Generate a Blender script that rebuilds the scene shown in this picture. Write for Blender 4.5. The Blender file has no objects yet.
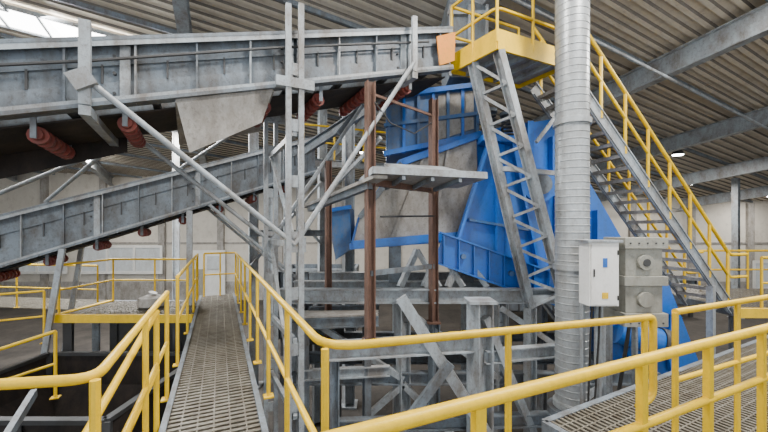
import bpy, bmesh, math, random
from mathutils import Vector as V
random.seed(4)
# ------------------------------------------------------------------ materials
def mat(name, col, dirt=(.25,.22,.18), amt=.35, rough=.55, metal=0.0, scale=3.0, bump=.05, emit=0, mottle=.45):
    m=bpy.data.materials.new(name); m.use_nodes=True
    nt=m.node_tree; b=nt.nodes['Principled BSDF']
    tc=nt.nodes.new('ShaderNodeTexCoord')
    mp=nt.nodes.new('ShaderNodeMapping'); mp.inputs['Scale'].default_value=(1,1,.45)
    nt.links.new(tc.outputs['Object'],mp.inputs['Vector'])
    n1=nt.nodes.new('ShaderNodeTexNoise'); n1.inputs['Scale'].default_value=scale; n1.inputs['Detail'].default_value=10; n1.inputs['Roughness'].default_value=.75
    nt.links.new(mp.outputs['Vector'],n1.inputs['Vector'])
    cr=nt.nodes.new('ShaderNodeValToRGB'); cr.color_ramp.elements[0].position=.40; cr.color_ramp.elements[1].position=.64
    cr.color_ramp.elements[0].color=(0,0,0,1); cr.color_ramp.elements[1].color=(amt,amt,amt,1)
    nt.links.new(n1.outputs['Fac'],cr.inputs['Fac'])
    mx=nt.nodes.new('ShaderNodeMix'); mx.data_type='RGBA'
    mx.inputs['A'].default_value=(*col,1); mx.inputs['B'].default_value=(*dirt,1)
    nt.links.new(cr.outputs['Color'],mx.inputs['Factor'])
    out=mx.outputs['Result']
    if mottle:
        n3=nt.nodes.new('ShaderNodeTexNoise'); n3.inputs['Scale'].default_value=scale*5; n3.inputs['Detail'].default_value=6; n3.inputs['Roughness'].default_value=.8
        nt.links.new(tc.outputs['Object'],n3.inputs['Vector'])
        c3=nt.nodes.new('ShaderNodeValToRGB'); c3.color_ramp.elements[0].position=.52; c3.color_ramp.elements[1].position=.70
        k=min(1,mottle*amt*1.8)
        c3.color_ramp.elements[0].color=(0,0,0,1); c3.color_ramp.elements[1].color=(k,k,k,1)
        nt.links.new(n3.outputs['Fac'],c3.inputs['Fac'])
        m2=nt.nodes.new('ShaderNodeMix'); m2.data_type='RGBA'; m2.inputs['B'].default_value=(dirt[0]*.6,dirt[1]*.55,dirt[2]*.5,1)
        nt.links.new(out,m2.inputs['A']); nt.links.new(c3.outputs['Color'],m2.inputs['Factor']); out=m2.outputs['Result']
    nt.links.new(out,b.inputs['Base Color'])
    b.inputs['Roughness'].default_value=rough; b.inputs['Metallic'].default_value=metal
    if bump:
        n2=nt.nodes.new('ShaderNodeTexNoise'); n2.inputs['Scale'].default_value=scale*9; n2.inputs['Detail'].default_value=4
        nt.links.new(tc.outputs['Object'],n2.inputs['Vector'])
        bp=nt.nodes.new('ShaderNodeBump'); bp.inputs['Strength'].default_value=bump*4; bp.inputs['Distance'].default_value=.01
        nt.links.new(n2.outputs['Fac'],bp.inputs['Height']); nt.links.new(bp.outputs['Normal'],b.inputs['Normal'])
    if emit:
        b.inputs['Emission Color'].default_value=(*col,1); b.inputs['Emission Strength'].default_value=emit
    return m
YEL=mat('yellow_paint',(.86,.55,.0),(.46,.27,.01),.45,.45,scale=5,mottle=.25)
GRY=mat('grey_painted_steel',(.165,.20,.235),(.075,.062,.05),.85,.5)
LGR=mat('light_grey_steel',(.35,.395,.43),(.15,.12,.095),.8,.42)
DGR=mat('dark_grey_steel',(.05,.052,.055),(.03,.025,.02),.5,.6)
BLU=mat('blue_paint',(.004,.13,.56),(.04,.12,.30),.65,.3)
DBL=mat('dusty_blue_paint',(.03,.13,.34),(.15,.165,.19),.85,.5)
RST=mat('rusty_brown_steel',(.16,.085,.06),(.06,.035,.025),.7,.8,scale=8)
RED=mat('red_oxide',(.22,.035,.024),(.07,.04,.03),.6,.6,scale=8)
BLT=mat('rubber_belt',(.014,.011,.010),(.06,.042,.032),.6,.85)
GRT=mat('galvanised_grating',(.19,.175,.14),(.08,.06,.04),.8,.5,.3,scale=6)
PLT=mat('dusty_plate',(.36,.345,.32),(.15,.125,.10),.8,.6)
WHT=mat('cabinet_white',(.85,.85,.83),(.55,.53,.48),.3,.4)
BEI=mat('box_beige_grey',(.32,.32,.28),(.17,.15,.12),.6,.5)
ORG=mat('orange_plate',(.80,.26,.01),(.5,.25,.05),.5,.5)
BLK=mat('black_plastic',(.02,.02,.02),amt=.1)
DUC=mat('galvanised_duct',(.42,.45,.47),(.24,.23,.21),.6,.36,.3,scale=4)
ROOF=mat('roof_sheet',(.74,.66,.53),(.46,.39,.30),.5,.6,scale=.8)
ROOF_SHADE=mat('roof_rib_painted_shade',(.17,.145,.115),(.09,.08,.06),.5,.6,scale=.8)  # same sheet, with shade on the sloped rib faces put into the colour
WALL=mat('wall_panel',(.60,.565,.50),(.40,.36,.30),.5,.8,scale=.5)
FLR=mat('concrete_floor',(.065,.055,.046),(.02,.017,.015),.8,.85,scale=.9,bump=.1)
GLS=mat('window_glass',(.42,.45,.46),(.28,.27,.25),.7,.15,emit=.35)
FRM=mat('window_frame',(.75,.75,.72),amt=.2)
SKY=mat('skylight_panel',(1,.99,.97),(1,1,1),0,.5,bump=0,emit=14)
LMP=mat('lamp_lens',(1,.97,.9),(1,1,1),0,.5,bump=0,emit=30)
# ------------------------------------------------------------------ mesh builder
class B:
    def __init__(s,name): s.name=name; s.bm=bmesh.new(); s.mats=[]
    def mi(s,m):
        if m not in s.mats: s.mats.append(m)
        return s.mats.index(m)
    def _f(s,vs,m,smooth=False):
        try: f=s.bm.faces.new(vs)
        except ValueError: return
        f.material_index=s.mi(m); f.smooth=smooth
    def prism(s,pts,vec,m):
        vec=V(vec); a=[s.bm.verts.new(V(p)) for p in pts]; b=[s.bm.verts.new(V(p)+vec) for p in pts]
        s._f(a,m); s._f(b[::-1],m)
        n=len(a)
        for i in range(n): s._f([a[i],a[(i+1)%n],b[(i+1)%n],b[i]],m)
    def box(s,lo,hi,m):
        x0,y0,z0=lo; x1,y1,z1=hi
        s.prism([(x0,y0,z0),(x1,y0,z0),(x1,y1,z0),(x0,y1,z0)],(0,0,z1-z0),m)
    def frame(s,p,q,up=None):
        p=V(p);q=V(q);d=(q-p).normalized()
        up=V(up) if up is not None else V((0,0,1))
        if abs(d.dot(up))>.98: up=V((-.426,.905,0))
        side=d.cross(up).normalized(); u2=side.cross(d).normalized()
        return p,q,d,side,u2
    def beam(s,p,q,w,h,m,up=None,o=(0,0)):
        p,q,d,sd,u=s.frame(p,q,up); c=p+sd*o[0]+u*o[1]
        s.prism([c-sd*w/2-u*h/2,c+sd*w/2-u*h/2,c+sd*w/2+u*h/2,c-sd*w/2+u*h/2],q-p,m)
    def ibeam(s,p,q,w,h,m,up=None,t=.02):
        s.beam(p,q,w,t,m,up,(0,h/2-t/2)); s.beam(p,q,w,t,m,up,(0,-h/2+t/2)); s.beam(p,q,t*.8,h-2*t,m,up)
    def sweep(s,pts,r,m,n=10):
        pts=[V(p) for p in pts]; rings=[]; nn=None
        for i,p in enumerate(pts):
            t=(pts[min(i+1,len(pts)-1)]-pts[max(i-1,0)]).normalized()
            if nn is None:
                a=V((0,0,1)) if abs(t.z)<.9 else V((1,0,0)); nn=(a-t*a.dot(t)).normalized()
            else: nn=(nn-t*nn.dot(t)).normalized()
            b=t.cross(nn); rr=r[i] if isinstance(r,(list,tuple)) else r
            rings.append([s.bm.verts.new(p+(nn*math.cos(2*math.pi*k/n)+b*math.sin(2*math.pi*k/n))*rr) for k in range(n)])
        for a,b in zip(rings,rings[1:]):
            for k in range(n): s._f([a[k],a[(k+1)%n],b[(k+1)%n],b[k]],m,True)
        s._f(rings[0][::-1],m); s._f(rings[-1],m)
    def rail(s,pts,r,m,rad=.12,n=10):
        pts=[V(p) for p in pts]; out=[pts[0]]
        for i in range(1,len(pts)-1):
            p=pts[i]; a=pts[i-1]-p; b=pts[i+1]-p
            k=min(rad,a.length*.4,b.length*.4); a=p+a.normalized()*k; b=p+b.normalized()*k
            for j in range(6):
                t=j/5; out.append(a*(1-t)**2+p*2*t*(1-t)+b*t*t)
        out.append(pts[-1]); s.sweep(out,r,m,n)
    def done(s,clip=None,bevel=0):
        if clip:
            for co,no in clip:
                bmesh.ops.bisect_plane(s.bm,geom=s.bm.verts[:]+s.bm.edges[:]+s.bm.faces[:],plane_co=co,plane_no=no,clear_outer=True)
        bmesh.ops.recalc_face_normals(s.bm,faces=s.bm.faces[:])
        for e in s.bm.edges:
            if len(e.link_faces)==2 and e.calc_face_angle(0)>.7: e.smooth=False
        me=bpy.data.meshes.new(s.name); s.bm.to_mesh(me); s.bm.free()
        for m in s.mats: me.materials.append(m)
        o=bpy.data.objects.new(s.name,me); bpy.context.collection.objects.link(o)
        if bevel:
            md=o.modifiers.new('bev','BEVEL'); md.width=bevel; md.segments=3; md.limit_method='ANGLE'
        return o
u=V((-.426,.905,0)); v=V((.905,.426,0)); Z=V((0,0,1)); G=-3.2
def roofz(x,y): return 8.5-.15*y-.04*x
CL=[((30.2,0,0),(1,0,0)),((-30.2,0,0),(-1,0,0)),((0,24.6,0),(0,1,0)),((0,-7,0),(0,-1,0))]
# ------------------------------------------------------------------ hall shell
b=B('floor'); b.box((-30.2,-7,G-.2),(30.2,24.8,G),FLR); b.done()
b=B('ceiling')
prof=[]; t=-24
while t<46:
    prof+= [(t,0,ROOF),(t+.17,0,ROOF_SHADE),(t+.20,-.06,ROOF),(t+.31,-.06,ROOF_SHADE)]; t+=.34
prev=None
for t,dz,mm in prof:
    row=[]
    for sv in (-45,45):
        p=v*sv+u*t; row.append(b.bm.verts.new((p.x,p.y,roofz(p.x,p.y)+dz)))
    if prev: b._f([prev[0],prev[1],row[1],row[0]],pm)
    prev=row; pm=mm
b.done(CL)
b=B('roof_beams')
for sv in (-24.8,-18.8,-12.8,-6.8,-.8,5.2,11.2,17.2,23.2,29.2):
    p=v*sv+u*-25; q=v*sv+u*45
    b.ibeam((p.x,p.y,roofz(p.x,p.y)-.50),(q.x,q.y,roofz(q.x,q.y)-.50),.28,.6,LGR,t=.03)
for i in range(24):
    tt=-20+2.6*i; p=v*-45+u*tt; q=v*45+u*tt
    b.beam((p.x,p.y,roofz(p.x,p.y)-.13),(q.x,q.y,roofz(q.x,q.y)-.13),.07,.12,GRY)
for tt in (5.3,13.2):
    p=v*-45+u*tt; q=v*45+u*tt
    b.sweep([(p.x,p.y,roofz(p.x,p.y)-.95),(q.x,q.y,roofz(q.x,q.y)-.95)],.04,LGR,8)
b.done(CL)
def wallz(x,y): return roofz(x,y)+.05
b=B('wall_back')
b.prism([(-30.2,24.5,G),(30.2,24.5,G),(30.2,24.5,wallz(30,24.5)),(-30.2,24.5,wallz(-30,24.5))],(0,.2,0),WALL)
for i in range(15):
    x=-28+i*4.1; b.box((x,24.3,G),(x+.45,24.5,wallz(x,24.5)-.3),PLT)
b.box((-30,24.42,.75),(30,24.5,.85),PLT); b.box((-30,24.44,G),(30,24.5,-1.9),PLT)
b.done()
for nm,x0,x1 in (('wall_left',-30.2,-30),('wall_right',30,30.2)):
    b=B(nm); b.prism([(x0,-7,G),(x0,24.5,G),(x0,24.5,wallz(x0,24.5)),(x0,-7,wallz(x0,-7))],(.2,0,0),WALL); b.done()
def window(name,x0,x1,z0,z1,nx,y=24.24):
    b=B(name); b.box((x0,y,z0),(x1,y+.05,z1),GLS)
    for i in range(nx+1):
        x=x0+(x1-x0)*i/nx; b.box((x-.08,y-.08,z0-.08),(x+.08,y,z1+.08),FRM)
    for z in (z0,z1): b.box((x0,y-.06,z-.09),(x1,y,z+.09),FRM)
    b.done()
window('window_1',-21,-15.4,-1.25,.55,3); window('window_2',-28,-22,-1.25,.55,3); window('window_3',25.6,29,-2.4,-.5,2)
b=B('door_1'); b.box((-13.6,24.2,G),(-11,24.3,.3),FRM)
b.box((-13.3,24.12,G),(-12.4,24.2,-1),BEI); b.box((-12.2,24.12,-1),(-11.3,24.2,-.1),GLS); b.done()
for c,L,W in (((-9.3,9.6),5.5,1.0),((-11.8,7.6),5,.8),((-7.6,12.2),5,.9)):
    b=B('roof_skylight'); cc=V((*c,0))
    P=[cc+v*L/2+u*W/2,cc-v*L/2+u*W/2,cc-v*L/2-u*W/2,cc+v*L/2-u*W/2]
    P=[V((p.x,p.y,roofz(p.x,p.y)-.16)) for p in P]
    b.prism(P,(0,0,.04),SKY)
    for i in range(4): b.beam(P[i],P[(i+1)%4],.06,.10,LGR)
    for i in range(1,6):
        f=i/6; b.beam(P[0].lerp(P[1],f),P[3].lerp(P[2],f),.05,.10,LGR)
    o=b.done()
    l=bpy.data.lights.new('daylight','AREA'); l.shape='RECTANGLE'; l.size=L; l.size_y=W; l.energy=1600; l.color=(.95,.98,1)
    lo=bpy.data.objects.new('daylight',l); bpy.context.collection.objects.link(lo)
    lo.location=(c[0],c[1],roofz(*c)-.3); lo.rotation_euler=(0,math.radians(-25),0); lo.parent=o
def lamp(x,y,pw=0,r=.24):
    b=B('ceiling_or_fill_lamp'); z=roofz(x,y)-.34
    b.sweep([(x,y,z+.22),(x,y,z+.14),(x,y,z)],[r*.5,r*.8,r],DGR,16)
    b.sweep([(x,y,z+.01),(x,y,z-.03)],[r*.93,r*.85],LMP,16); o=b.done()
    if pw:
        l=bpy.data.lights.new('lamp_light','AREA'); l.shape='DISK'; l.size=1.2; l.energy=pw; l.color=(1,.96,.9)
        lo=bpy.data.objects.new('lamp_light',l); bpy.context.collection.objects.link(lo); lo.location=(x,y,z-.08); lo.parent=o
for a in ((17.8,20.5,450),(24.6,22.2,250),(13.6,16.2,500),(-2,3.0,850),(4,2.5,950),(-9,15,700),(-1.0,17.5,500),(9,6,900),(-9,3,600),(-17,20,650)): lamp(*a)  # far-right lamps are actual fixtures; all others are added to light the hall
# ------------------------------------------------------------------ walkways
def grating(b,o,a,La,c,Lb,m,sp=.05,wide=.012,cross=.11,h=.03):
    o=V(o); n=int(La/sp)
    for i in range(n+1):
        p=o+a*(i*sp); b.beam(p,p+c*Lb,wide,h,m)
    for i in range(int(Lb/cross)+1):
        p=o+c*(i*cross)+Z*.008; b.beam(p,p+a*La,.012,.016,m)
wr=V((-.44,1.75,0)); w0=wr-u*2.2; L=10.6; W=.78
b=B('grating_walkway')
grating(b,w0-v*W-Z*.02,u,L,v,W,GRT,sp=.075,wide=.042,cross=.13)
for off in (0,W): 
    b.beam(w0-v*off-Z*.08,w0-v*off+u*L-Z*.08,.05,.2,GRY)
for i in range(6):
    p=w0+u*(.4+i*2.0)-Z*.15; b.beam(p,p-v*W,.08,.12,GRY)
for i in range(1,6,2):
    for off in (0.05,W-.05):
        p=w0+u*(.4+i*2.0)-v*off; b.ibeam((p.x,p.y,G),(p.x,p.y,-.2),.12,.12,GRY)
b.done()
def railrun(name,pts,h=1.1,mid=.55,r=.024,step=1.2,rad=.12):
    b=B(name); P=[V(p) for p in pts]
    b.rail([p+Z*h for p in P],r,YEL,rad)
    if mid: b.rail([p+Z*mid for p in P],r*.8,YEL,rad)
    for a,c in zip(P,P[1:]):
        n=max(1,round((c-a).length/step))
        for i in range(n+1):
            if i==0 and a!=P[0]: continue
            q=a.lerp(c,i/n); b.sweep([q-Z*.03,q+Z*(h-.005)],r*.85,YEL,8); b.beam(q-Z*.03,q-Z*.015,.1,.1,YEL)
    return b
R0=wr+v*.04
jr=V((-.30,1.78,0))
b=railrun('yellow_guardrail',[R0+u*8.2,jr,(1.78,2.39,0)],mid=0,step=1.05,rad=.2)
b.rail([R0+u*8.2+Z*.55,jr+Z*.55],.02,YEL)
b.rail([(1.75,2.38,1.1),(1.86,2.42,1.1),(1.86,2.42,.55),(1.72,2.37,.5)],.024,YEL,.08)
b.done()
Lf=wr-v*(W+.05)
b=railrun('yellow_guardrail',[Lf+u*8.0,Lf+u*3.4],step=1.5); b.done()
b=railrun('yellow_guardrail',[Lf+u*2.4,Lf+u*.12,(-2.6,1.30,0)],h=1.06,step=1.0); b.done()
b=B('stair_handrail')
for o in (0,.5):
    a=V((-1.95,3.0,1.0))-Z*o; c=V((-1.7,1.9,.45))-Z*o
    b.rail([a,c,c+V((-.25,-.35,-.45))],.026,YEL,.1)
b.sweep([(-1.95,3.0,1.0),(-1.95,3.0,-.1)],.022,YEL); b.sweep([(-1.7,1.9,.45),(-1.7,1.9,-.9)],.022,YEL)
b.beam((-2.05,3.05,-.1),(-2.0,1.2,-1.6),.05,.2,GRY); b.done()
b=B('yellow_guardrail')
n0=V((-.9,.66,0)); n1=V((4.2,2.99,0))
b.rail([n0+Z*1.1,n1+Z*1.1],.025,YEL); b.rail([n0+Z*.80,n1+Z*.80],.02,YEL)
for X in (-.6,.33,1.19,1.72,2.28,3.3,4.1):
    q=n0+(n1-n0)*((X+.9)/5.1); b.beam(q-Z*.05,q+Z*1.08,.045,.03,YEL)
b.done()
b=railrun('yellow_guardrail',[(2.13,2.56,0),(6.2,4.34,0)],mid=.6,step=.95); b.done()
b=B('grating_platform')
dv=V((.885,.465,0)); du=V((-.465,.885,0)); g0=V((1.95,2.13,-.02))
grating(b,g0,dv,7.2,du,1.12,GRT,sp=.06,wide=.025,cross=.1)
for k in (0,1.12): b.beam(g0-Z*.08+du*k,g0-Z*.08+du*k+dv*7.2,.06,.2,GRY)
for i in range(5):
    p=g0-Z*.18+dv*(.3+i*1.6); b.beam(p,p+du*1.12,.08,.12,GRY)
    if i%2==0:
        q=p+du*1.05; b.ibeam(q,V((q.x,q.y,G)),.12,.12,GRY)
b.beam(g0-Z*.08,g0-Z*.08+du*1.12,.06,.2,GRY)
b.done()
b=B('grating_platform'); grating(b,V((-.3,-1.2,-.02)),dv,3.2,du,1.9,GRT,sp=.07,wide=.03)
b.beam((-.3,-1.2,-.1),V((-.3,-1.2,-.1))+dv*3.2,.06,.2,GRY)
b.ibeam((-.2,-1.1,G),(-.2,-1.1,-.1),.12,.12,GRY); b.ibeam((2.3,.1,G),(2.3,.1,-.1),.12,.12,GRY); b.done()
# ------------------------------------------------------------------ conveyors
def conveyor(name,E,d,L,zt,sl,H,W,s0=0):
    b=B(name); d=V((*d,0)).normalized(); n=V((-d.y,d.x,0))
    def c(s,o,z): p=V((*E,0))-d*s+n*o; return V((p.x,p.y,zt-sl*s+z))
    for o,sg in ((0,-1),(W,1)):
        b.prism([c(s0,o,0),c(L,o,0),c(L,o,-H),c(s0,o,-H)],n*.02*sg,GRY)
        for z,w,h in ((-.02,.14,.04),(-H+.02,.16,.04),(-H*.36,.05,.03)):
            b.beam(c(s0,o+sg*w/2,z),c(L,o+sg*w/2,z),w,h,GRY)
        b.beam(c(s0,o+sg*.03,-H*.8),c(L,o+sg*.03,-H*.8),.03,H*.32,GRY)
        b.beam(c(s0,o+sg*.13,-.05),c(L,o+sg*.13,-.05),.012,.10,LGR)
        b.beam(c(s0,o+sg*.15,-H+.04),c(L,o+sg*.15,-H+.04),.012,.08,LGR)
        s=s0+.25; k=0
        while s<L:
            b.beam(c(s,o+sg*.06,-H),c(s,o+sg*.06,0),.02,.10,LGR if k%2 else GRY,up=n)
            if k%3==1:
                b.beam(c(s+.1,o+sg*.05,-H*.95),c(s+.1,o+sg*.05,-H*.1),.10,.03,LGR,up=n)
                for zz in (-H*.25,-H*.5,-H*.8): 
                    q=c(s+.2,o+sg*.02,zz); b.sweep([q,q+n*sg*.04],.018,DGR,8)
            b.beam(c(s+.31,o+sg*.03,-H*.64),c(s+.31,o+sg*.03,-.36*H),.02,.05,DGR,up=n)
            s+=.62; k+=1
    b.prism([c(s0,.1,-.30),c(L,.1,-.30),c(L,W*.5,-.42),c(s0,W*.5,-.42)],(0,0,.02),BLT)
    b.prism([c(s0,W*.5,-.42),c(L,W*.5,-.42),c(L,W-.1,-.30),c(s0,W-.1,-.30)],(0,0,.02),BLT)
    b.prism([c(s0,.08,-H-.06),c(L,.08,-H-.06),c(L,W-.08,-H-.06),c(s0,W-.08,-H-.06)],(0,0,.02),BLT)
    s=s0+.5
    while s<L:
        b.beam(c(s,0,-H+.02),c(s,W,-H+.02),.08,.05,DGR); 
        pts=[c(s+.3,.06,-H-.16),c(s+.3,W-.06,-H-.16)]
        b.sweep(pts,.06,RED,12)
        for k in range(6):
            q=pts[0].lerp(pts[1],(k+.5)/6); b.sweep([q-n*.03,q+n*.03],.095,RED,12)
        for o in (0,W): b.beam(c(s+.3,o,-H-.22),c(s+.3,o,-H+.03),.05,.02,GRY)
        s+=.78
    return b,c,n
b,cv,nv=conveyor('belt_conveyor',(1.19,6.3),(5.07,2.75),9.5,5.3,.30,.76,1.2,.05)
b.prism([cv(.02,-.17,-.12),cv(.42,-.17,-.18),cv(.36,-.17,-.68),cv(.04,-.17,-.62)],nv*.02,ORG)
b.prism([cv(3.1,-.1,-.74),cv(4.25,-.1,-.74),cv(4.1,-.05,-1.42),cv(3.25,-.05,-1.18)],nv*.02,PLT)
b.prism([cv(3.1,-.1,-.80),cv(4.25,-.1,-.80),cv(4.25,1.1,-1.05),cv(3.1,1.1,-1.05)],Z*.02,PLT)
b.prism([cv(4.9,1.25,-.76),cv(9.5,1.25,-.76),cv(9.5,1.25,-1.30),cv(4.9,1.25,-1.0)],nv*.02,BLT)
b.sweep([cv(9,-.18,-.25),cv(5,-.18,-.28),cv(3,-.18,-.24),cv(.6,-.18,-.27)],.018,DGR,6)
b.done()
b,c2,n2=conveyor('belt_conveyor',(-1.9,9.6),(4.47,2.45),9.5,4.25,.37,1.0,1.1)
b.done()
b=B('conveyor_trestle')
for o in (-.28,1.38):
    for ds in (-.07,.10):
        p=cv(2.85+ds,o,0); b.beam((p.x,p.y,G),(p.x,p.y,p.z+.28),.07,.07,LGR)
    p=cv(2.865,o,0)
    z=G+.3
    while z<p.z:
        a=cv(2.78,o,0); c=cv(2.95,o,0); b.beam((a.x,a.y,z),(c.x,c.y,z),.03,.16,LGR); z+=.75
    top=cv(2.865,o,0)
    j=V((top.x,top.y,1.5))
    b.sweep([cv(5.05,o,-.50),j],.035,LGR); b.sweep([cv(.95,o,-.62),j],.035,LGR)
    b.beam(cv(5.05,o,-.78),cv(5.05,o,.1),.10,.05,LGR); b.beam(cv(4.98,o-.05,-.5),cv(5.15,o-.05,-.56),.08,.18,LGR)
    b.beam(cv(.95,o,-.78),cv(.95,o,.1),.08,.05,LGR)
    b.beam(cv(2.86,o,-.85),cv(2.86,o,-.72),.5,.1,LGR); b.beam(j-Z*.10,j+Z*.10,.30,.03,LGR,up=nv)
for z in (-.8,.2,1.5,3.0):
    a=cv(2.86,-.28,0); c=cv(2.86,1.38,0); b.beam((a.x,a.y,z),(c.x,c.y,z),.06,.08,LGR)
for z0,z1 in ((-.8,1.5),(1.5,3.0)):
    a=cv(2.86,-.28,0); c=cv(2.86,1.38,0); b.beam((a.x,a.y,z0),(c.x,c.y,z1),.05,.05,LGR)
for s_ in (.95,5.05): b.beam(cv(s_,-.3,-.84),cv(s_,1.4,-.84),.1,.1,LGR)
b.done()
b=B('conveyor_trestle')
for o in (-.2,1.2):
    q=c2(7.2,o,-1.0); b.beam((q.x,q.y,G),q,.1,.1,GRY); r=c2(5.2,o,-1.0); b.beam((r.x-.5,r.y-.3,G),r,.09,.09,LGR)
    q=c2(3.0,o,-1.0); b.beam((q.x,q.y,G),q,.12,.12,LGR); q=c2(.5,o,-1.0); b.beam((q.x,q.y,G),q,.12,.12,LGR)
    b.sweep([(q.x,q.y,0.4),c2(2.6,o,-1.0)],.04,LGR)
b.sweep([cv(5.1,1.4,-.85),c2(5.5,0,.05)],.03,LGR); b.sweep([cv(3.3,1.4,-.85),c2(3.2,0,.05)],.03,LGR)
b.sweep([cv(5.05,1.4,-.85),c2(7.6,0,.05)],.03,LGR)
b.done()
# ------------------------------------------------------------------ rusty scaffold
b=B('scaffold_frame')
for (x,y,zt,w) in ((-.21,5.25,3.92,.13),(.89,6.3,4.05,.13)):
    b.ibeam((x,y,.05),(x,y,zt),w,w,RST,up=v,t=.015); b.box((x-.12,y-.12,.03),(x+.12,y+.12,.06),RST)
b.ibeam((-1.05,6.6,G),(-1.05,6.6,3.0),.11,.11,RST,up=v,t=.015)
b.beam((-.21,5.25,2.42),(.89,6.3,2.42),.08,.1,RST); b.beam((-.21,5.25,3.75),(.89,6.3,3.75),.03,.04,RST)
b.beam((-.21,5.25,1.05),(.89,6.3,1.05),.06,.08,GRY)
b.beam((-.21,5.2,2.38),(-1.35,6.35,2.1),.1,.14,GRY); b.beam((-.05,5.3,3.1),(-1.35,6.6,2.1),.04,.06,LGR)
b.sweep([(-.05,5.25,1.9),(.89,6.25,1.95)],.015,DGR)
b.sweep([(-.14,5.2,3.6),(.1,5.4,3.35),(.5,5.8,3.3),(.85,6.2,3.6)],.012,BLK,6)
b.done()
b=B('scaffold_platform')
T=[V((-.15,4.95,2.5)),V((1.6,5.45,2.5)),V((1.3,6.2,2.44)),V((-.4,5.8,2.44))]
b.prism(T,(0,0,.03),PLT)
for i in range(4): b.beam(T[i]+Z*.05,T[(i+1)%4]+Z*.05,.03,.10,LGR)
for f in (.25,.5,.75): b.beam(T[0].lerp(T[1],f)-Z*.04,T[3].lerp(T[2],f)-Z*.04,.05,.06,GRY)
b.prism([V((.1,5.1,2.56)),V((1.2,5.4,2.56)),V((1.0,5.9,2.72)),V((.0,5.6,2.72))],(0,0,.05),LGR)
b.prism([V((-.15,5.0,2.44)),V((.05,5.05,2.44)),V((-1.2,6.6,2.10)),V((-1.5,6.4,2.10))],(0,0,.05),PLT)
b.done()
# ------------------------------------------------------------------ vibrating screen (blue)
b=B('vibrating_screen')
def pz(pts,y,d,m): b.prism([(x,y,z) for x,z in pts],(0,d,0),m)
body=[(.3,3.15),(1.95,3.75),(3.5,4.0),(5.0,1.4),(4.9,.2),(1.9,1.55),(-.7,1.35),(-.55,1.95)]
pz(body,7.25,.05,BLU); pz(body,9.1,.05,DBL)
pz([(-.7,1.3),(1.9,1.5),(4.9,.15),(4.9,.3),(1.9,1.65),(-.7,1.42)],7.1,2.1,BLU)
pz([(.36,3.05),(1.90,3.6),(1.95,1.7),(-.62,1.45),(-.5,1.95)],7.19,.05,PLT)
b.beam((.36,7.12,3.05),(1.9,7.12,3.6),.12,.10,BLU); b.beam((-.62,7.12,1.40),(1.95,7.12,1.62),.14,.16,BLU); b.beam((-.5,7.12,1.95),(.36,7.12,3.05),.12,.10,GRY)
for t in (.3,.62): b.beam((.36+1.54*t,7.15,3.05+.55*t),(-.62+2.57*t,7.15,1.45+.25*t),.06,.05,PLT)
pz([(.05,3.3),(.05,4.55),(1.95,4.8),(1.95,3.75)],7.45,1.6,DBL)
pz([(1.15,3.6),(1.15,4.55),(1.9,4.65),(1.9,3.85)],7.41,.05,PLT)
for i in range(7):
    x=.08+i*.31; b.box((x,7.36,3.25+.07*i),(x+.06,7.45,4.5+.04*i),BLU if i%2 else DBL)
b.beam((0,7.38,4.5),(2,7.38,4.75),.16,.1,BLU); b.beam((0,7.38,3.9),(2,7.38,4.15),.12,.07,DBL); b.beam((0,7.38,3.3),(2,7.38,3.7),.14,.1,BLU)
tri=[(2.06,3.46),(2.5,3.40),(3.05,.80),(1.4,1.38)]
pz(tri,6.93,.06,BLU)
for i in range(4):
    a,c=tri[i],tri[(i+1)%4]; b.beam((a[0],6.86,a[1]),(c[0],6.86,c[1]),.20,.05,BLU)
b.beam((2.28,6.86,3.38),(2.26,6.86,1.15),.18,.05,BLU)
b.beam((1.66,6.87,1.9),(2.86,6.87,1.7),.14,.05,DBL)
pz([(1.9,3.42),(2.62,3.38),(2.62,3.50),(1.9,3.54)],6.70,.45,BLU)
for (x,z0,hh) in ((2.06,3.54,.46),(2.44,3.50,.44)):
    b.sweep([(x+.12*math.cos(a*.6),6.88+.12*math.sin(a*.6),z0+hh*a/60) for a in range(61)],.024,DGR,6)
    b.sweep([(x,6.88,z0+hh),(x,6.88,z0+hh+.06)],.16,GRY,14)
A=V((1.05,6.70,1.36)); C=V((5.6,6.70,-.25))
b.beam(A,C,.03,.6,BLU); b.beam(A+Z*.30,C+Z*.30,.26,.03,BLU); b.beam(A-Z*.30,C-Z*.30,.26,.03,BLU)
for i in range(16):
    p=A.lerp(C,(i+.3)/16); b.beam(p-Z*.28,p+Z*.28,.02,.22,BLU,up=(0,1,0))
for i in range(5):
    p=A.lerp(C,(i+.5)/5); b.sweep([p+V((0,-.1,0)),p+V((0,.5,0))],.05,DBL)
b.sweep([(3.1,6.95,2.6),(3.1,7.3,2.6)],.34,BLU,24); b.sweep([(3.1,6.85,2.6),(3.1,6.96,2.6)],.2,GRY,20)
for (x,z) in ((3.5,1.8),(3.9,1.3),(2.9,3.3),(3.4,3.0),(4.3,1.5)): b.box((x,7.05,z-.2),(x+.12,7.25,z+.6),BLU)
pz([(-1.25,2.1),(-.75,2.2),(-.7,1.3),(-1.05,1.05)],7.6,1.2,DBL); b.beam((-1.2,7.55,2.12),(-.7,7.55,2.2),.12,.08,BLU)
pz([(4.3,.95),(5.7,.6),(6.4,-1.2),(4.6,-1.2)],7.0,1.5,BLU)
for x in (4.6,5.0,5.4): b.beam((x,6.95,.75-(x-4.6)*.4),(x+.3,6.95,-1.1),.08,.05,BLU)
b.sweep([(4.3,6.5,-.15),(5.0,6.4,-.35)],.25,BLU,18); b.sweep([(5.0,6.4,-.35),(5.12,6.38,-.385)],.28,DGR,18)
for x in (.1,1.6): b.box((x,7.2,.62),(x+.25,7.6,1.45),GRY)
b.box((3.5,7.2,.62),(3.8,7.6,1.0),GRY)
b.done()
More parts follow.
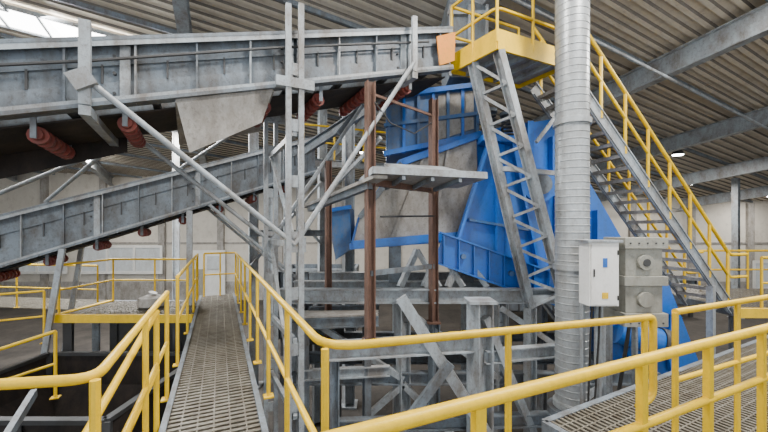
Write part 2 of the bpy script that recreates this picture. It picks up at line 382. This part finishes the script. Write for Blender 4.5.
# ------------------------------------------------------------------ support steel under the screen
b=B('screen_support_frame')
for y in (6.4,7.4,8.9):
    b.ibeam((-1.9,y,.5),(4.2,y,.5) if y<8 else (5,y,.5),.2,.26,LGR,t=.025)
    for x in (-1.7,.35,2.1,4.0):
        b.ibeam((x,y,G),(x,y,.36),.2,.2,LGR,up=v,t=.02)
    b.ibeam((-1.9,y,-1.0),(5.0,y,-1.0),.16,.22,GRY)
for x in (-1.7,.35,2.1,4.0):
    b.ibeam((x,6.4,.1),(x,8.9,.1),.16,.2,GRY); b.beam((x,6.4,-1),(x,8.9,-.1),.08,.08,LGR)
for a,c in (((.35,.3),(2.1,-1)),((2.1,-2.9),(4.0,-1)),((-1.7,.3),(.35,-1)),((-1.7,-2.9),(.35,-1.1)),((2.1,.3),(4.0,-1)),((.35,-1.1),(2.1,-2.9))):
    b.beam((a[0],6.35,a[1]),(c[0],6.35,c[1]),.10,.10,LGR)
for x in (.3,.75,1.2): 
    b.beam((x,6.6,.62),(x+.35,6.9,1.3),.08,.12,LGR); b.beam((x+.35,6.9,1.3),(x+.75,6.6,.62),.06,.10,LGR)
b.done()
b=B('steel_support_column')
b.ibeam((1.44,5.25,G),(1.44,5.25,.62),.28,.28,LGR,up=v,t=.025); b.box((1.24,5.05,.62),(1.64,5.45,.66),LGR)
b.box((1.2,5.0,G),(1.68,5.5,G+.04),LGR)
b.ibeam((-.85,5.2,-.10),(1.35,5.25,.02),.2,.26,LGR); b.ibeam((1.5,5.25,-.2),(3.4,5.95,-.3),.14,.2,LGR)
b.beam((.25,5.2,.7),(1.9,5.15,-1.9),.12,.16,LGR); b.beam((1.5,5.2,.4),(2.4,5.6,-1.6),.10,.12,LGR)
b.beam((.95,5.0,-.2),(-.3,4.9,-1.8),.1,.12,GRY)
b.ibeam((-.9,5.35,-1.3),(3.2,5.6,-1.3),.14,.20,GRY); b.ibeam((.9,6.3,G),(.9,6.3,.03),.16,.16,GRY,up=v)
b.ibeam((-.75,5.2,G),(-.75,5.2,-.23),.14,.14,GRY,up=v)
b.done()
b=B('side_deck')
b.ibeam((-1.45,5.9,.12),(-.1,6.1,.12),.1,.18,GRY); b.ibeam((-1.45,6.8,.12),(-.1,7.0,.12),.1,.18,GRY)
b.prism([(-1.45,5.85,.22),(-.1,6.05,.22),(-.1,6.35,.22),(-1.45,6.3,.22)],(0,0,.03),PLT)
b.ibeam((-1.35,5.95,G),(-1.35,5.95,.05),.12,.12,GRY); b.ibeam((-.3,6.1,G),(-.3,6.1,.05),.12,.12,GRY)
b.ibeam((-1.45,5.9,-.75),(.1,6.1,-.75),.1,.18,LGR); b.done()
# ------------------------------------------------------------------ access tower, stairs
A=V((1.81,5.6,4.71)); Bq=V((3.25,6.28,4.71)); D=V((2.75,7.15,4.71)); C=V((1.25,6.45,4.71))
b=B('access_tower')
P=[A,Bq,D,C]
for i in range(4): b.beam(P[i],P[(i+1)%4],.04,.24,YEL)
b.prism([p-Z*.05 for p in P],(0,0,.02),PLT)
for f in (.2,.4,.6,.8): b.beam(A.lerp(Bq,f)-Z*.08,C.lerp(D,f)-Z*.08,.06,.08,LGR)
S=[(V((1.55,6.1,4.6)),V((2.63,6.3,.3))),(V((1.86,5.68,4.6)),V((3.12,6.12,.6)))]
for a,c in S: b.ibeam(a,c,.13,.15,LGR,up=u)
for i in range(8):
    f=i/8; g=(i+1)/8
    b.beam(S[0][0].lerp(S[0][1],f),S[1][0].lerp(S[1][1],g),.05,.05,LGR)
    b.beam(S[0][0].lerp(S[0][1],g),S[1][0].lerp(S[1][1],g),.045,.045,LGR)
b.ibeam((3.2,6.24,G),(3.2,6.24,4.6),.14,.14,LGR,up=v)
b.ibeam((2.63,6.3,G),(2.63,6.3,.3),.16,.16,LGR,up=v)
b.beam((3.2,6.24,2.7),(2.05,6.0,2.75),.06,.08,LGR); b.beam((3.2,6.24,.5),(2.6,6.3,.45),.1,.14,LGR)
b.beam((3.2,6.24,3.9),(2.6,5.98,3.2),.05,.05,LGR)
def rl(pts,posts):
    for h in (1.1,.55): b.rail([p+Z*h for p in pts],.027,YEL)
    for p in posts: b.sweep([p,p+Z*1.1],.025,YEL,8)
rl([C,A,Bq],[C,C.lerp(A,.5),A,A.lerp(Bq,.5),Bq]); rl([C,D],[D])
b.beam(A+Z*.16,Bq+Z*.16,.01,.12,YEL); b.beam(A+Z*.16,C+Z*.16,.01,.12,YEL)
b.done()
b=B('steel_staircase')
T=V((3.3,6.3,4.6)); E=V((7.65,7.75,0.0)); w=V((-.31,.95,0))*.85; d=(E-T)
for k in (0,1): 
    b.beam(T+w*k,E+w*k,.03,.26,LGR); b.beam(T+w*k+Z*.14,E+w*k+Z*.14,.08,.02,LGR); b.beam(T+w*k-Z*.14,E+w*k-Z*.14,.08,.02,LGR)
n=22; hd=V((d.x,d.y,0)).normalized()
for i in range(1,n):
    p=T+d*(i/n)
    for j in range(4): 
        q=p+hd*(j*.065-.1); b.beam(q,q+w,.035,.03,GRT)
    b.beam(p-hd*.13-Z*.01,p-hd*.13+w-Z*.01,.01,.07,PLT)
for k in (0,1):
    tp=[T+w*k+Z*1.2,E+w*k+Z*1.15,E+w*k+hd*.6+Z*1.15]
    b.rail(tp,.036,YEL); b.rail([p-Z*.5 for p in tp],.03,YEL)
    for i in range(0,8):
        q=T+w*k+d*((i+.3)/7.4); b.sweep([q,q+Z*1.15],.03,YEL,8)
b.beam(E+V((-.6,-.2,.5)),(E.x-.6,E.y-.2,G),.12,.12,LGR); 
b.done()
b=B('grating_landing')
grating(b,V((7.75,7.6,-.02)),V((1,0,0)),4.4,V((0,1,0)),2.6,GRT,sp=.1,wide=.05,cross=.2)
b.box((7.7,7.55,-.2),(12.1,7.65,0),YEL); b.box((7.68,7.6,-.2),(7.76,10.2,-.02),GRY)
for x,y in ((7.8,7.8),(11.9,7.8),(7.8,10),(11.9,10)): b.ibeam((x,y,G),(x,y,-.05),.14,.14,GRY)
b.done()
b=railrun('yellow_guardrail',[(8.2,7.6,0),(12,7.6,0),(12,10.2,0)],step=1.3,r=.03); b.done()
b=railrun('yellow_guardrail',[(7.7,10.1,0),(12,10.2,0)],step=1.4,r=.03); b.done()
b=B('transfer_chute')
b.prism([(1.35,7.2,4.85),(2.1,7.2,4.85),(2.1,7.2,6.3),(1.35,7.2,6.6)],(0,1,0),GRY)
for z in (4.9,5.5,6.1): b.box((1.3,7.12,z),(2.15,7.2,z+.07),LGR)
for x in (1.33,1.72,2.08): b.box((x,7.13,4.85),(x+.05,7.2,6.3),LGR)
b.done()
# ------------------------------------------------------------------ duct
b=B('ventilation_duct')
z=-.95; px,py=2.82,5.25; pts=[];rr=[]
while z<7.45:
    for dz,r in ((0,.232),(.085,.232),(.09,.238),(.10,.238)): pts.append((px,py,z+dz)); rr.append(r)
    z+=.105
b.sweep(pts,rr,DUC,32)
for zz in (-.9,1.15,3.3,5.4): b.sweep([(px,py,zz-.04),(px,py,zz+.04)],.262,DUC,32)
b.sweep([(px,py,-1.05),(px,py,-.95)],.34,GRY,32)
b.sweep([(px,py,G),(px,py,-1.05)],.2,GRY,20)
for k in range(4):
    a=k*math.pi/2+.4; b.beam((px+.2*math.cos(a),py+.2*math.sin(a),-1.1),(px+.5*math.cos(a),py+.5*math.sin(a),G),.08,.08,GRY)
b.beam((px,py+.2,3.3),(3.2,6.2,3.35),.06,.06,GRY)
b.done()
# ------------------------------------------------------------------ electrics
b=B('electrical_cabinet')
b.box((2.64,4.5,.72),(3.02,4.74,1.54),WHT); b.box((2.66,4.48,.74),(3.0,4.5,1.52),WHT)
b.box((2.60,4.46,1.54),(3.05,4.76,1.57),LGR)
b.box((2.68,4.465,1.1),(2.695,4.48,1.2),BLK); b.box((2.80,4.475,1.22),(2.86,4.48,1.34),BLU); b.box((2.79,4.474,.82),(2.87,4.48,.90),YEL)
b.box((2.985,4.47,.8),(3.0,4.48,.86),BLK); b.box((2.985,4.47,1.38),(3.0,4.48,1.44),BLK)
for x in (2.72,2.94): b.beam((x,4.79,G),(x,4.79,1.5),.05,.05,LGR)
b.sweep([(2.75,4.62,.72),(2.75,4.66,.3),(2.76,4.75,-1)],.015,BLK,6); b.sweep([(2.85,4.62,.72),(2.86,4.66,.3),(2.84,4.75,-1)],.015,BLK,6)
b.done(bevel=.006)
b=B('junction_box')
b.box((3.14,4.55,.62),(3.62,4.9,1.52),BEI)
for z,h in ((.45,.17),(1.46,.14),(.98,.12)): b.box((3.10,4.50,z),(3.66,4.95,z+h),BEI)
for x in (3.17,3.28,3.39,3.50,3.59):
    for z in (.5,1.53): b.sweep([(x,4.49,z),(x,4.505,z)],.012,DGR,8)
b.sweep([(3.38,4.5,1.28),(3.38,4.56,1.28)],.1,BEI,20); b.sweep([(3.38,4.5,.8),(3.38,4.56,.8)],.1,BEI,20)
b.sweep([(3.38,4.49,1.28),(3.38,4.5,1.28)],.05,DGR,16)
for x in (3.2,3.56): b.beam((x,4.97,G),(x,4.97,1.5),.06,.06,LGR)
b.sweep([(3.3,4.7,.45),(3.3,4.75,.2),(3.25,4.9,-.8)],.025,BLK,8)
b.done(bevel=.02)
# ------------------------------------------------------------------ left: landing, hopper, rails
b=B('grating_landing')
grating(b,V((-6.5,7.0,-.02)),V((1,0,0)),2.75,V((0,1,0)),1.4,GRT,sp=.08,wide=.04,cross=.2)
b.box((-6.55,6.93,-.14),(-3.8,7.0,.02),YEL); b.box((-6.6,6.95,-.14),(-6.5,8.4,.02),YEL); b.box((-6.5,8.4,-.2),(-4.4,8.48,0),GRY)
for x,y in ((-6.4,7.1),(-4.2,7.1),(-6.4,8.3)): b.ibeam((x,y,G),(x,y,-.1),.14,.14,DGR)
b.box((-6.4,8.3,G),(-3.9,8.36,-.2),DGR)
b.done()
b=B('fertiliser_bag'); 
pts=[(-5.1,7.7,.0),(-5.1,7.7,.05),(-5.1,7.7,.22),(-5.1,7.7,.27)]; b.sweep(pts,[.22,.28,.26,.12],PLT,12); b.sweep([(-5.1,7.7,.27),(-5.08,7.7,.33)],[.04,.09],WHT,10); b.done()
b=railrun('yellow_guardrail',[(-4.5,8.4,0),(-6.5,8.4,0),(-6.5,7.0,0)],h=1.0,mid=.5,step=1.0); b.done()
b=railrun('yellow_guardrail',[(-6.7,6.9,-.5),(-9.6,5.6,-.6)],h=1.0,mid=.5,step=1.0); b.done()
b=railrun('yellow_guardrail',[(-7.2,8.8,-.3),(-12,9.5,-.3)],h=1.1,mid=.5,step=1.3); b.done()
b=railrun('yellow_guardrail',[(-4.6,4.9,-.62),(-6.4,4.7,-1.2)],h=.9,mid=.45,step=.9); b.done()
b=B('grating_platform'); grating(b,V((-12,9.5,-.34)),V((.99,-.145,0)),4.9,V((.145,.99,0)),1.2,GRT,sp=.1,wide=.05,cross=.2)
for x,y in ((-11.8,9.7),(-7.4,9.0)): b.ibeam((x,y,G),(x,y,-.35),.14,.14,GRY)
b.done()
b=B('feed_hopper')
def ring(cx,cy,hx,hy,z): return [b.bm.verts.new((cx+sx*hx,cy+sy*hy,z)) for sx,sy in ((-1,-1),(1,-1),(1,1),(-1,1))]
r=[ring(-5.0,5.6,1.5,1.2,-.7),ring(-5.0,5.6,1.5,1.2,-1.3),ring(-5.0,5.6,.4,.4,-2.7),ring(-5,5.6,.4,.4,G)]
for a,c in zip(r,r[1:]):
    for k in range(4): b._f([a[k],a[(k+1)%4],c[(k+1)%4],c[k]],BLT)
for sx in (-1,1):
    b.beam((-5+sx*1.5,4.4,-.7),(-5+sx*1.5,6.8,-.7),.10,.06,DGR)
    for sy in (-1,1): b.beam((-5+sx*1.5,5.6+sy*1.2,G),(-5+sx*1.5,5.6+sy*1.2,-.7),.12,.12,DGR)
for sy in (-1,1): b.beam((-6.5,5.6+sy*1.2,-.7),(-3.5,5.6+sy*1.2,-.7),.10,.06,DGR)
for i in range(4): b.beam((-6.3+i*.87,4.38,-1.3),(-6.3+i*.87,4.38,-.7),.05,.05,DGR)
b.done()
b=B('conveyor_tail_frame')
for x in (-4.6,-3.7):
    b.beam((x,3.2,G),(x,3.2,-.6),.1,.1,DGR); b.beam((x,3.2,-.6),(x-.6,4.3,-.3),.06,.10,GRY)
b.beam((-4.8,3.2,-.6),(-3.5,3.2,-.6),.12,.16,GRY); b.beam((-4.8,3.2,-1.4),(-3.5,3.2,-1.4),.1,.16,DGR)
b.sweep([(-4.7,3.5,-.9),(-3.6,3.5,-.9)],.22,DGR,20)
b.done()
b=B('machine_cover')
b.prism([(-3.6,2.2,-1.3),(-2.4,2.6,-1.1),(-3.0,4.4,-1.0),(-4.3,3.9,-1.2)],(0,0,-.5),BLT)
for f in (.15,.4,.65,.9):
    b.beam(V((-3.6,2.2,-1.28)).lerp(V((-4.3,3.9,-1.18)),f),V((-2.4,2.6,-1.08)).lerp(V((-3.0,4.4,-.98)),f),.05,.05,DGR)
for p in ((-3.5,2.4),(-2.6,2.8),(-3.1,4.2),(-4.1,3.8)): b.beam((p[0],p[1],G),(p[0],p[1],-1.5),.1,.1,DGR)
b.done()
gp=wr+u*8.3
b=railrun('yellow_guardrail',[gp+v*.05,gp-v*.7],step=.4); b.done()
# ------------------------------------------------------------------ hall columns, background plant
for (x,y) in ((-4.1,11),(-2.2,12.5),(-1.0,9.8),(19.6,19.5),(-9.5,16),(5.5,16),(-6.5,20),(26,20)):
    b=B('hall_column'); z=roofz(x,y)-.2
    b.ibeam((x,y,G),(x,y,z),.28,.28,LGR,up=v,t=.03); b.box((x-.25,y-.25,G),(x+.25,y+.25,G+.04),LGR); b.done()
b=B('bracing_truss')
b.beam((-4.1,10.8,3.8),(-2.2,12.3,1.2),.08,.08,LGR); b.beam((-4.1,10.8,.6),(-2.2,12.3,3.4),.08,.08,LGR)
b.ibeam((-4.1,10.75,3.9),(1.5,12.8,3.9),.16,.24,LGR); b.ibeam((-4.1,10.75,1.6),(1.5,12.8,1.6),.16,.2,GRY)
b.ibeam((-1.9,8.2,3.55),(-.2,8.0,4.6),.14,.22,GRY); b.beam((-.9,6.9,3.6),(-.2,7.2,4.6),.08,.10,GRY)
b.done()
b=railrun('yellow_guardrail',[(-2.6,11.3,4.02),(1.2,12.7,4.02)],step=1.0,r=.035); b.done()
for cx,cy,hw,zt in ((-2.6,14.5,1.5,.2),(8.5,19,2.2,-.6),(15,20.5,2.4,-1.0)):
    b=B('storage_bin')
    b.box((cx-hw,cy-1,G+.7),(cx+hw,cy-.9,zt),GRY); b.box((cx-hw,cy+.9,G+.7),(cx+hw,cy+1,zt),GRY)
    b.box((cx-hw,cy-1,G+.7),(cx-hw+.1,cy+1,zt),GRY); b.box((cx+hw-.1,cy-1,G+.7),(cx+hw,cy+1,zt),GRY); b.box((cx-hw,cy-1,G+.7),(cx+hw,cy+1,G+.75),DGR)
    k=int(hw*2/.6)
    for i in range(k+1): b.box((cx-hw+i*.59,cy-1.08,G+.7),(cx-hw+i*.59+.07,cy-1,zt),DGR)
    b.box((cx-hw-.05,cy-1.1,zt-.1),(cx+hw+.05,cy-1,zt),LGR)
    for sx in (-1,1):
        for sy in (-1,1): b.box((cx+sx*(hw-.15)-.08,cy+sy*.8-.08,G),(cx+sx*(hw-.15)+.08,cy+sy*.8+.08,G+.7),DGR)
    b.done()
b=B('drive_motor')
b.sweep([(-2.0,8.2,-.55),(-1.2,8.4,-.55)],.3,GRY,20); b.sweep([(-1.2,8.4,-.55),(-1.0,8.45,-.55)],.34,DGR,20)
for i in range(8): b.sweep([(-1.95+i*.09,8.21+i*.022,-.55),(-1.92+i*.09,8.218+i*.022,-.55)],.33,GRY,20)
b.box((-2.1,8.0,-.92),(-1.0,8.7,-.8),DGR)
for x in (-2.05,-1.1): b.box((x,8.3,G),(x+.08,8.4,-.92),DGR)
b.done()
# ------------------------------------------------------------------ world + camera
w=bpy.data.worlds.new('world'); bpy.context.scene.world=w; w.use_nodes=True
w.node_tree.nodes['Background'].inputs[0].default_value=(.90,.95,1,1); w.node_tree.nodes['Background'].inputs[1].default_value=1.9
cam=bpy.data.cameras.new('camera'); co=bpy.data.objects.new('camera',cam); bpy.context.collection.objects.link(co)
co.location=(0,0,1.7); co.rotation_euler=(math.pi/2,0,0); cam.lens=36*350/768; cam.shift_y=14/768; cam.clip_start=.05
bpy.context.scene.camera=co
